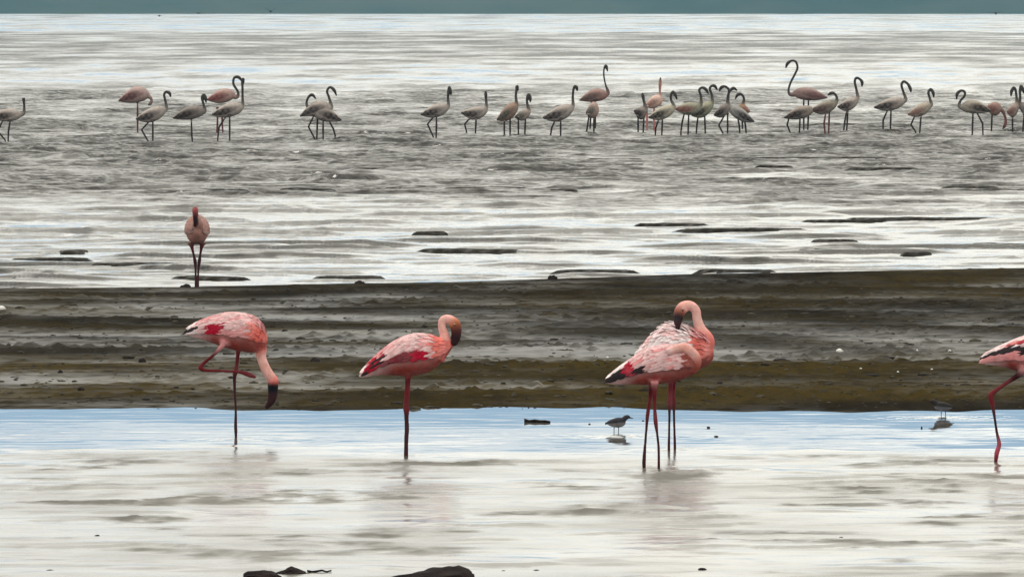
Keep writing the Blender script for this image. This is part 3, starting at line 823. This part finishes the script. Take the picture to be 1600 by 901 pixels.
F('smaller flamingo with bent leg and bare upright neck, second right of the wide gap', (720, 176), (743, 177), (763, 171), 9.5, [(760, 168), (759.5, 156), (759, 147), (759, 142)], [[(744, 184), (743.5, 195), (743, 206)], [(735, 184), (726, 194), (729, 206)]])
F('brown flamingo with thick upright neck, partly covering a smaller grey one', (776, 187), (793, 175), (810, 168), 12, [(807, 164), (806, 150), (807, 141), (808, 135), (810, 142)], [[(788, 186), (788, 198), (788, 211)], [(797, 187), (797, 198), (797, 210)]], base=(0.260, 0.182, 0.143), wingc=(.06, .06, .05))
F('small flamingo tucked beside the brown one, head folded down', (804, 183), (817, 180), (829, 175), 8, [(826, 171), (823.5, 160), (824, 151), (826.5, 147.5), (828.5, 154), (828.5, 160)], [[(810, 187), (810, 198), (810, 209)], [(821, 187), (820.5, 198), (820, 211)]], base=(0.299, 0.247, 0.215), wingc=(.08, .08, .07))
F('large grey flamingo with short hooked bill, left of the pink long-necked one', (848, 184), (874, 177), (897, 169), 11.5, [(895, 166), (895, 152), (896, 140), (898, 135), (901, 137), (902, 143)], [[(876, 187), (876, 199), (876, 213)], [(868, 187), (862, 200), (860, 214)]])
F('pink brown flamingo with thin tall question-mark neck, behind one seen from the rear', (905, 157), (927, 149), (950, 149), 9.5, [(950, 145), (946, 132), (943.5, 118), (944, 107), (947, 103.5), (949.5, 112)], [[(930, 158), (930, 180), (930, 203)], [(924, 158), (923, 180), (922, 203)]], base=(0.286, 0.176, 0.156), wingc=(.10, .07, .06), rneck=1.5)
F('flamingo seen from behind with no head showing, below the tall question-mark neck', (915, 176), (926, 172), (936, 172), 12, None, [[(920, 183), (918, 196), (916, 209)], [(928, 183), (928, 196), (928, 209)]], base=(0.325, 0.234, 0.202), wingc=(.09, .09, .08), wmul=.75)
F('small dark flamingo with short straight neck at the left of the tight cluster', (990, 173), (1000, 177), (1011, 174), 9.5, [(1008, 166), (1006, 158), (1004.5, 150), (1003.5, 145)], [[(997, 185), (997, 195), (997, 206)], [(1006, 186), (1005.5, 196), (1005, 208)]], base=DIM)
F('salmon flamingo with straight bare neck standing up behind the cluster', (1007, 166), (1022, 159), (1036, 156), 9.5, [(1031.5, 152), (1031, 142), (1031.5, 130), (1032, 121)], [[(1011, 170), (1011, 186), (1011, 203)], [(1022, 170), (1022, 186), (1022, 203)]], base=(0.546, 0.377, 0.325), wingc=(.28, .16, .13), neckc=(.33, .17, .14), legc=(.42, .14, .13), rneck=1.9)
F('cream flamingo with folded drooping head in front of the salmon one', (1013, 184), (1034, 176), (1055, 170), 10, [(1053, 166), (1048.5, 156), (1048.5, 148), (1051.5, 143.5), (1055, 148), (1058, 156)], [[(1035, 185), (1034.5, 198), (1034, 210)], [(1030, 185), (1024.5, 200), (1024, 211)]], base=(0.377, 0.338, 0.273))
F('olive grey flamingo in mid cluster with bill meeting the next neck', (1054, 170), (1075, 170), (1096, 168), 9.5, [(1095, 163), (1095, 150), (1092.5, 141), (1097, 137), (1103, 140), (1107, 147)], [[(1076, 179), (1075.5, 195), (1075, 210)], [(1069, 178), (1066, 191), (1064, 206)]], base=(0.260, 0.247, 0.189), wingc=(.18, .07, .06))
F('olive grey flamingo in mid cluster with small high hooked head', (1080, 180), (1098, 172), (1115, 164), 10.5, [(1113, 160), (1112, 148), (1109, 139), (1112, 134.5), (1117, 135), (1121, 141)], [[(1101, 182), (1101.5, 195), (1102, 209)], [(1091, 181), (1089, 195), (1088, 209)]], base=(0.273, 0.260, 0.195))
F('flamingo with head arched back to the left, right part of the tight cluster', (1115, 180), (1129, 173), (1141, 168), 9.5, [(1137, 163), (1137, 152), (1139, 141), (1133, 135.5), (1127, 137), (1123.5, 143)], [[(1131, 182), (1123, 196), (1131, 211)], [(1137, 181), (1137, 195), (1137, 209)]], base=DIM)
F('light grey flamingo with pointed tail at right end of the tight cluster', (1179, 190), (1157, 178), (1137, 169), 10, [(1138, 163), (1138, 151), (1140, 143), (1146, 138), (1152, 142)], [[(1153, 186), (1155, 196), (1156, 209)], [(1163, 187), (1165, 197), (1166, 209)]], base=(0.286, 0.273, 0.260))
F('tawny flamingo with inverted-V neck behind the light grey one of the cluster', (1172, 174), (1163, 171), (1154, 168), 8, [(1160, 164), (1162.5, 155), (1159, 148), (1153, 148), (1148.5, 155)], [[(1160, 180), (1160, 190), (1160, 203)]], base=(0.312, 0.195, 0.130), wingc=(.22, .11, .08))
F('tallest flamingo of the flock with long S-shaped neck, facing left', (1293, 153), (1262, 147), (1238, 146), 9.5, [(1235.5, 148), (1232, 142), (1235, 130), (1242, 116), (1246, 106), (1243.5, 97), (1237, 95), (1230.5, 99.5), (1227.5, 107)], [[(1263, 157), (1263, 180), (1262, 203)], [(1256, 156), (1256, 180), (1256, 203)]], base=(0.260, 0.176, 0.163), wingc=(.15, .08, .08), rneck=1.9)
F('headless-looking grey brown flamingo below the S-necked one, bent leg', (1225, 184), (1250, 176), (1272, 172), 9.5, None, [[(1250, 184), (1249.5, 194), (1249, 206)], [(1233, 184), (1230, 195), (1235, 208)]], base=(0.247, 0.208, 0.182))
F('dark flamingo preening backwards with one reddish leg, right of the S-necked one', (1266, 172), (1287, 168), (1309, 161), 9.5, [(1307, 158), (1307, 151), (1303, 146), (1298, 146), (1293, 149)], [[(1290, 176), (1287.5, 193), (1289, 208)], [(1296, 176), (1295.5, 190), (1295, 204)]], base=(0.234, 0.202, 0.169), wingc=(.07, .035, .035), legc=(.11, .035, .035))
F('grey flamingo with square hooked head held high, right of the preening one', (1308, 167), (1325, 163), (1342, 156), 9.5, [(1340, 152), (1338, 140), (1335.5, 128), (1338, 122), (1343.5, 124), (1347, 129), (1346.5, 136)], [[(1323, 172), (1320, 189), (1318, 205)], [(1325, 172), (1324, 189), (1323, 205)]])
F('long-bodied grey flamingo with drooping bill, alone between two neighbours at right', (1365, 168), (1390, 163), (1415, 158), 9.5, [(1415, 156), (1411.5, 144), (1408.5, 133), (1412, 127.5), (1418, 131), (1422, 138), (1423.5, 145)], [[(1392, 172), (1391.5, 188), (1391, 204)], [(1387, 172), (1380, 188), (1380, 204)]])
F('pale flamingo with folded neck and one lifted heel, left of the left-facing one at right', (1418, 179), (1437, 172), (1455, 166), 9.5, [(1455, 163), (1452.5, 153), (1450.5, 145), (1454, 139.5), (1458, 145), (1459, 153)], [[(1439, 180), (1438, 193), (1437, 206)], [(1430, 180), (1423.5, 195), (1431, 206)]], base=(0.338, 0.286, 0.240), wingc=(.20, .12, .10))
F('left-facing flamingo with swan-like curled neck and striding legs at right', (1549, 174), (1524, 167), (1500, 168), 10, [(1499, 166), (1500.5, 158), (1507, 150), (1507, 143.5), (1501, 142), (1495.5, 147), (1494.5, 156)], [[(1520, 177), (1519.5, 192), (1519, 209)], [(1527, 177), (1535.5, 193), (1536, 208)]], base=(0.299, 0.260, 0.221))
F('reddish brown flamingo dipping its head to the water at right', (1540, 168), (1553, 170), (1565, 169), 10, [(1566, 173), (1569.5, 180), (1571.5, 188), (1570, 196), (1566.5, 202)], [[(1550, 180), (1549.5, 192), (1549, 206)]], base=(0.260, 0.169, 0.143), wingc=(.17, .07, .06), neckc=(.16, .06, .055))
F('flamingo with head folded left, second from the right edge of the picture', (1573, 175), (1582, 172), (1592, 167), 10.5, [(1589, 161), (1588, 150), (1586.5, 140), (1583.5, 137), (1580.5, 143), (1579.5, 151)], [[(1582, 182), (1582, 193), (1582, 206)]], base=(0.312, 0.247, 0.215), wingc=(.18, .09, .08))
F('flamingo cut by the right edge of the picture, straight neck', (1622, 178), (1606, 172), (1593, 167), 10.5, [(1593.5, 162), (1594, 152), (1593.5, 142), (1595, 134.5), (1599, 141), (1600, 147)], [[(1600, 182), (1599, 192), (1598, 206)], [(1609, 182), (1609, 192), (1609, 206)]], base=DIM)

# ------------------------------------------------------------------ small shorebirds
def shorebird(label, px, py, face, bodyc, backc, length=0.155, legh=0.055, bill=0.025):
    g = ground(px, py); root = root_at('shorebird', g, label, 'shorebird', 'small shorebirds in the pool')
    L = length; z0 = legh + L * .24
    rows = [(-.52, .02, .03), (-.42, .05, .06), (-.25, .15, .14), (0, .22, .22), (.2, .22, .20), (.34, .16, .15), (.42, .08, .07)]
    sk = Skin()
    rings = []
    for x, h_, w_ in catmull(rows, 4):
        a = np.linspace(0, 2 * np.pi, 14, endpoint=False)
        rings.append(np.stack([np.full(14, face * x * L), w_ * L * np.sin(a), z0 + h_ * L * np.cos(a) + (0.06 * L * x)], -1))
    up = np.clip((np.cos(np.linspace(0, 2 * np.pi, 14, endpoint=False)) + .45) / .5, 0, 1)[:, None]
    sk.rings(rings, [np.array(bodyc) * (1 - up) + np.array(backc) * up for _ in rings])
    hd = catmull([(face * .28 * L, 0, z0 + .08 * L, .13 * L, *backc), (face * .42 * L, 0, z0 + .22 * L, .115 * L, *backc), (face * .53 * L, 0, z0 + .25 * L, .095 * L, *backc), (face * .62 * L, 0, z0 + .22 * L, .04 * L, *BILL), (face * (.62 * L + bill), 0, z0 + .19 * L, .016 * L, *BILL)], 5)
    sk.tube(hd[:, :4], hd[:, 4:], 10)
    for k in (-1, 1):
        sk.tube([(k * .012, k * .014, z0 - .1 * L, .005), (k * .012, k * .014, legh * .5, .0032), (k * .010, k * .014, -.02, .0030)], [bodyc, FLEG, FLEG], 6)
    sk.build('body', 0.0028, 2, root)
    tr = Trunk([(face * x * L, z0 + h_ * L + .06 * L * x, z0 - h_ * L + .06 * L * x, w_ * L) for x, h_, w_ in rows])
    for side in (-1, 1):
        wing(tr, side, root, lambda s_, q: tuple(np.array(backc) * (.8 + .5 * ((s_ * 7) % 1))), .03, .8, .25, 1.6, .004, 10, 6)
    return root
shorebird('small dark-backed shorebird wading left of the overlapping flamingo pair', 963, 674, 1, (.22, .21, .22), (.028, .026, .034), 0.118, 0.020, .018)
shorebird('small shorebird with grey flank at the mud edge near the right flamingo', 1474, 649, -1, (.17, .17, .20), (.022, .019, .017), 0.118, 0.022, .012)

# ------------------------------------------------------------------ birds flying low over the far shore
def flyer(label, px, py, dist, span, dihedral, yaw):
    p = at(px, py, dist); root = root_at('flying_bird', p, label, 'bird', 'birds flying low over the far water', yaw)
    b = []
    bm = bmesh.new(); bmesh.ops.create_uvsphere(bm, u_segments=10, v_segments=8, radius=1)
    for v_ in bm.verts: v_.co = Vector((v_.co.x * span * .07, v_.co.y * span * .24 * (1.1 if v_.co.y > 0 else 1), v_.co.z * span * .07))
    me = bpy.data.meshes.new('body'); bm.to_mesh(me); bm.free(); me.materials.append(DARKBIRD)
    o = bpy.data.objects.new('body', me); col.objects.link(o); o.parent = root
    for k in (-1, 1):
        vs, fs = [], []
        for i in range(6):
            s_ = i / 5; x = k * span * (.04 + .46 * s_); z = span * .5 * math.sin(dihedral) * (s_ if s_ < .5 else .5 + .6 * (s_ - .5))
            c = span * .17 * (1 - .75 * s_ ** 1.5); y = -span * .05 * s_
            for dz in (.012, -.012): vs += [(x, y + c / 2, z + dz * span * (1 - s_)), (x, y - c / 2, z + dz * span * .3)]
        for i in range(5):
            a = i * 4; d = a + 4
            fs += [(a, a + 1, d + 1, d), (a + 2, d + 2, d + 3, a + 3), (a, d, d + 2, a + 2), (a + 1, a + 3, d + 3, d + 1)]
        fs += [(0, 2, 3, 1), (20, 21, 23, 22)]
        wme = bpy.data.meshes.new('wing'); wme.from_pydata(vs, [], fs); wme.materials.append(DARKBIRD)
        w_ = bpy.data.objects.new('wing', wme); col.objects.link(w_); w_.parent = root
m = Mat('dark_feather'); m.set(Base_Color=(.02, .02, .024), Roughness=.8, Specular_IOR_Level=.1); DARKBIRD = m.m
flyer('dark bird with raised wings low over the far water, largest of the flying ones', 423, 18, 700, .95, .75, .25)
flyer('smaller dark bird skimming the far water, left of the largest flying one', 310, 21, 760, .85, .35, -.3)
flyer('faint dark bird skimming the far water at the left end of the flying ones', 249, 25, 800, .8, .15, .5)
flyer('dark bird skimming the far water above the right end of the flock', 1556, 21, 640, 1.1, .12, .15)

# ------------------------------------------------------------------ rocks, clods and drift
m = Mat('dark_rock')
n = m.noise(m.coords(1, 1, 1), 9, 5, .65)
m.set(Base_Color=m.mix(m.rng(n, .35, .7), (.008, .005, .006), (.020, .014, .013)), Roughness=.8, Specular_IOR_Level=.06)
bp = m.n('ShaderNodeBump'); bp.inputs['Strength'].default_value = .6; bp.inputs['Distance'].default_value = .02
m.l(m.noise(m.coords(1, 1, 1), 25, 4, .6), bp.inputs['Height']); m.l(bp.outputs[0], m.b.inputs['Normal'])
ROCK = m.m
def lump_mesh(name, sx, sy, sz, seed, rough=.25, sub=4, profile=None):
    bm = bmesh.new(); bmesh.ops.create_icosphere(bm, subdivisions=sub, radius=1)
    co = np.array([v_.co for v_ in bm.verts])
    n_ = fbm(co[:, 0] * 1.3 + seed, co[:, 1] * 1.3 + co[:, 2] * 1.7, seed, 4, .55)
    for v_, k in zip(bm.verts, n_):
        c = v_.co * (1 + rough * k)
        z = c.z
        if profile: z *= np.interp(c.x, [p[0] for p in profile], [p[1] for p in profile])
        v_.co = Vector((c.x * sx, c.y * sy, z * sz))
    for f in bm.faces: f.smooth = True
    me = bpy.data.meshes.new(name); bm.to_mesh(me); bm.free(); me.materials.append(ROCK)
    return me
def place(name, me, loc, label, cat, group=None, yaw=0):
    o = bpy.data.objects.new(name, me); col.objects.link(o); o.location = loc; o.rotation_euler[2] = yaw
    return tag(o, label, cat, group)
g = ground(684, 912)
place('rock', lump_mesh('rock', .172, .14, .075, 21, .18, 4, [(-1, .75), (-.5, .7), (0, .85), (.5, 1.05), (1, .9)]), g, 'broad black rock breaking the water at the bottom edge, the largest one', 'rock', 'rocks at the bottom edge')
g = ground(409, 908)
place('rock', lump_mesh('rock', .082, .07, .042, 22, .2), g, 'smaller black rock at the bottom edge, lower left of the pointed one', 'rock', 'rocks at the bottom edge')
g = ground(456, 895)
place('rock', lump_mesh('rock', .062, .05, .026, 23, .2, 4, [(-1, .4), (0, 1.0), (1, .3)]), g, 'low pointed dark rock at the bottom edge with a thin stick beside it', 'rock', 'rocks at the bottom edge')
def stick(label, a, b, r, seed):
    A, B = Vector(a), Vector(b); d = B - A
    R = random.Random(seed)
    pts = [A + d * t + Vector((0, R.uniform(-.01, .01), R.uniform(-.003, .004))) for t in np.linspace(0, 1, 6)]
    vs, fs = [], []
    for i, p in enumerate(pts):
        rr = r * (1 - .45 * i / 5) * R.uniform(.85, 1.15)
        for k in range(7):
            an = 2 * math.pi * k / 7; vs.append((p.x, p.y + rr * math.cos(an), p.z + rr * math.sin(an)))
    for i in range(5):
        for k in range(7): fs.append((i * 7 + k, i * 7 + (k + 1) % 7, i * 7 + 7 + (k + 1) % 7, i * 7 + 7 + k))
    fs += [tuple(range(7))[::-1], tuple(range(35, 42))]
    me = bpy.data.meshes.new('stick'); me.from_pydata(vs, [], fs); me.materials.append(ROCK)
    o = bpy.data.objects.new('stick', me); col.objects.link(o)
    for v_ in me.vertices: v_.co -= A
    o.location = A
    return tag(o, label, 'stick', 'drift on the water')
stick('thin dark stick lying in the water right of the pointed rock', ground(480, 894) + Vector((0, 0, .004)), ground(518, 893) + Vector((0, 0, .006)), .0055, 1)
stick('dark stick floating on the blue water left of the small shorebird', ground(819, 659) + Vector((0, 0, .006)), ground(860, 660) + Vector((0, 0, .005)), .011, 2)
for i, (px, py, w, h_, lab) in enumerate(((1097, 886, 13, 5, 'small dark clod in the bright water at the lower right'), (838, 889, 11, 3, 'flat dark clod right of the broad black rock'), (787, 890, 7, 2.5, 'tiny pale-edged clod between the broad rock and the flat clod'), (1107, 666, 6, 3.5, 'tiny clod on the blue water right of the flamingo pair'), (1119, 680, 7, 3, 'tiny drift clod just below another, right of the flamingo pair'), (921, 661, 4, 2.5, 'tiny clod left of the small wading shorebird'), (1005, 656, 4, 2, 'tiny clod between the shorebird and the front flamingo legs'), (1440, 666, 3, 4.5, 'tiny upright clod left of the shorebird by the mud edge'), (1315, 838, 9, 5, 'small grey clod on the shoal at lower right'), (152, 835, 9, 3, 'low dark clod in the bright water at lower left'), (78, 889, 14, 3, 'flat grey clod near the lower left corner'))):
    g = ground(px, py + h_ * .6); s_ = g.y / PXF
    place('mud_clod', lump_mesh('mud_clod', w * s_ * .48, w * s_ * .45, h_ * s_ * .6, 30 + i, .3, 3), g, lab, 'clod', 'clods standing in the pool')
for i, (px, py, w, h_, lab) in enumerate(((1385, 557, 18, 5, 'long black clod on the mud bar below the white feather at right'), (290, 443, 9, 6, 'dark clod at the foot of the lone flamingo'), (562, 440, 8, 4, 'brown clod on the lake rim of the mud bar, right of the lone flamingo'), (863, 436, 7, 5, 'rounded clod on the lake rim of the mud bar, mid picture'), (222, 562, 6, 5, 'black clod on the grey wet band left of the first flamingo'), (94, 581, 5, 4.5, 'black clod at the lower rim of the grey wet band, far left'), (492, 562, 7, 5, 'dark clod on the mud between the two left flamingos'), (445, 518, 6, 4, 'dark clod on the upper mud between the two left flamingos'), (126, 607, 5, 4, 'black clod on the olive mud at left'), (275, 602, 5, 3, 'small black clod on the olive mud below the first flamingo tail'), (1222, 560, 13, 3, 'flat black clod on the mud left of the white feather'))):
    g = ground(px, py, 0.03); z = mud_z(g.x, g.y); s_ = g.y / PXF
    place('mud_clod', lump_mesh('mud_clod', w * s_, w * s_ * 1.2, h_ * s_ * 1.25, 50 + i, .3, 3), Vector((g.x, g.y, z)), lab, 'clod', 'dark clods on the mud bar')

# white feathers lying on the mud
m = Mat('white_feather'); m.set(Base_Color=(.6, .59, .56), Roughness=.7); WF = m.m
def feather(px, py, size, yaw, label):
    g = ground(px, py, 0.03); z = mud_z(g.x, g.y)
    vs, fs = [], []
    for i in range(8):
        t = i / 7; w = .32 * math.sin(math.pi * min(1, t * .9 + .08)) ** .8
        z_ = .25 * math.sin(math.pi * t) + .10
        for k in (-1, 0, 1): vs.append((size * (t - .5), size * w * k, size * (z_ - (.16 if k else 0))))
    for i in range(7):
        for k in range(2):
            a = i * 3 + k; fs.append((a, a + 1, a + 4, a + 3))
    me = bpy.data.meshes.new('feather'); me.from_pydata(vs, [], fs); me.materials.append(WF)
    o = bpy.data.objects.new('feather', me); col.objects.link(o); o.location = (g.x, g.y, z + .004)
    o.rotation_euler = (0.9, 0, yaw)
    md = o.modifiers.new('thickness', 'SOLIDIFY'); md.thickness = .002
    tag(o, label, 'feather', 'white feathers on the mud bar')
feather(1312, 549, .046, .3, 'white feather on the mud above the flat black clod, the brightest')
feather(1433, 547, .016, 1.0, 'small white feather on the mud, second right of the brightest one')
feather(1484, 549, .017, -.5, 'small white feather on the mud, left of the right-hand flamingo')
feather(949, 555, .016, .8, 'small white feather on the mud left of the flamingo pair')
feather(1345, 573, .013, 0, 'small cream feather low on the mud below the brightest one')
feather(1403, 578, .013, .6, 'small cream feather on the ochre mud below the long black clod')
feather(1456, 576, .013, -.4, 'small cream feather on the ochre mud left of the right-hand flamingo')
feather(3, 486, .06, .1, 'pale feather at the left edge of the mud bar')

# crumbs of mud strewn over the bar: too many and small to tell apart
def crumbs(n=3000):
    R = np.random.default_rng(5)
    bm = bmesh.new(); bmesh.ops.create_icosphere(bm, subdivisions=1, radius=1)
    bv = np.array([v_.co for v_ in bm.verts]); bf = np.array([[v_.index for v_ in f.verts] for f in bm.faces]); bm.free()
    V_, F_ = [], []
    i = 0
    while i < n:
        px, py = R.uniform(-250, 1850), 452 + 178 * R.uniform(0, 1)
        d = perlin(np.array([px / 90.0]), np.array([py / 12.0]), 120)[0]
        if R.uniform(-.5, .7) > d: continue
        g = ground(px, py, .03); z = mud_z(g.x, g.y)
        r = R.uniform(.004, .010) if R.random() < .85 else R.uniform(.010, .022)
        c = bv * np.array([r * R.uniform(.9, 2.2), r * R.uniform(.8, 2), r * R.uniform(.5, .9)]) * (1 + R.uniform(-.25, .25, (len(bv), 1)))
        V_.append(c + np.array([g.x, g.y, z])); F_.append(bf + i * len(bv)); i += 1
    me = bpy.data.meshes.new('mud_crumbs'); me.from_pydata(np.vstack(V_).tolist(), [], np.vstack(F_).tolist())
    me.materials.append(CRUMB)
    o = bpy.data.objects.new('mud_crumbs', me); col.objects.link(o)
    tag(o, 'loose dark mud crumbs strewn over the mud bar', 'mud', kind='stuff')
m = Mat('mud_crumb')
n = m.noise(m.coords(1, 1, 1), 5, 3, .6)
m.set(Base_Color=m.mix(m.rng(n, .35, .65), (.014, .012, .010), (.055, .047, .034)), Roughness=.85, Specular_IOR_Level=.08)
CRUMB = m.m
crumbs()
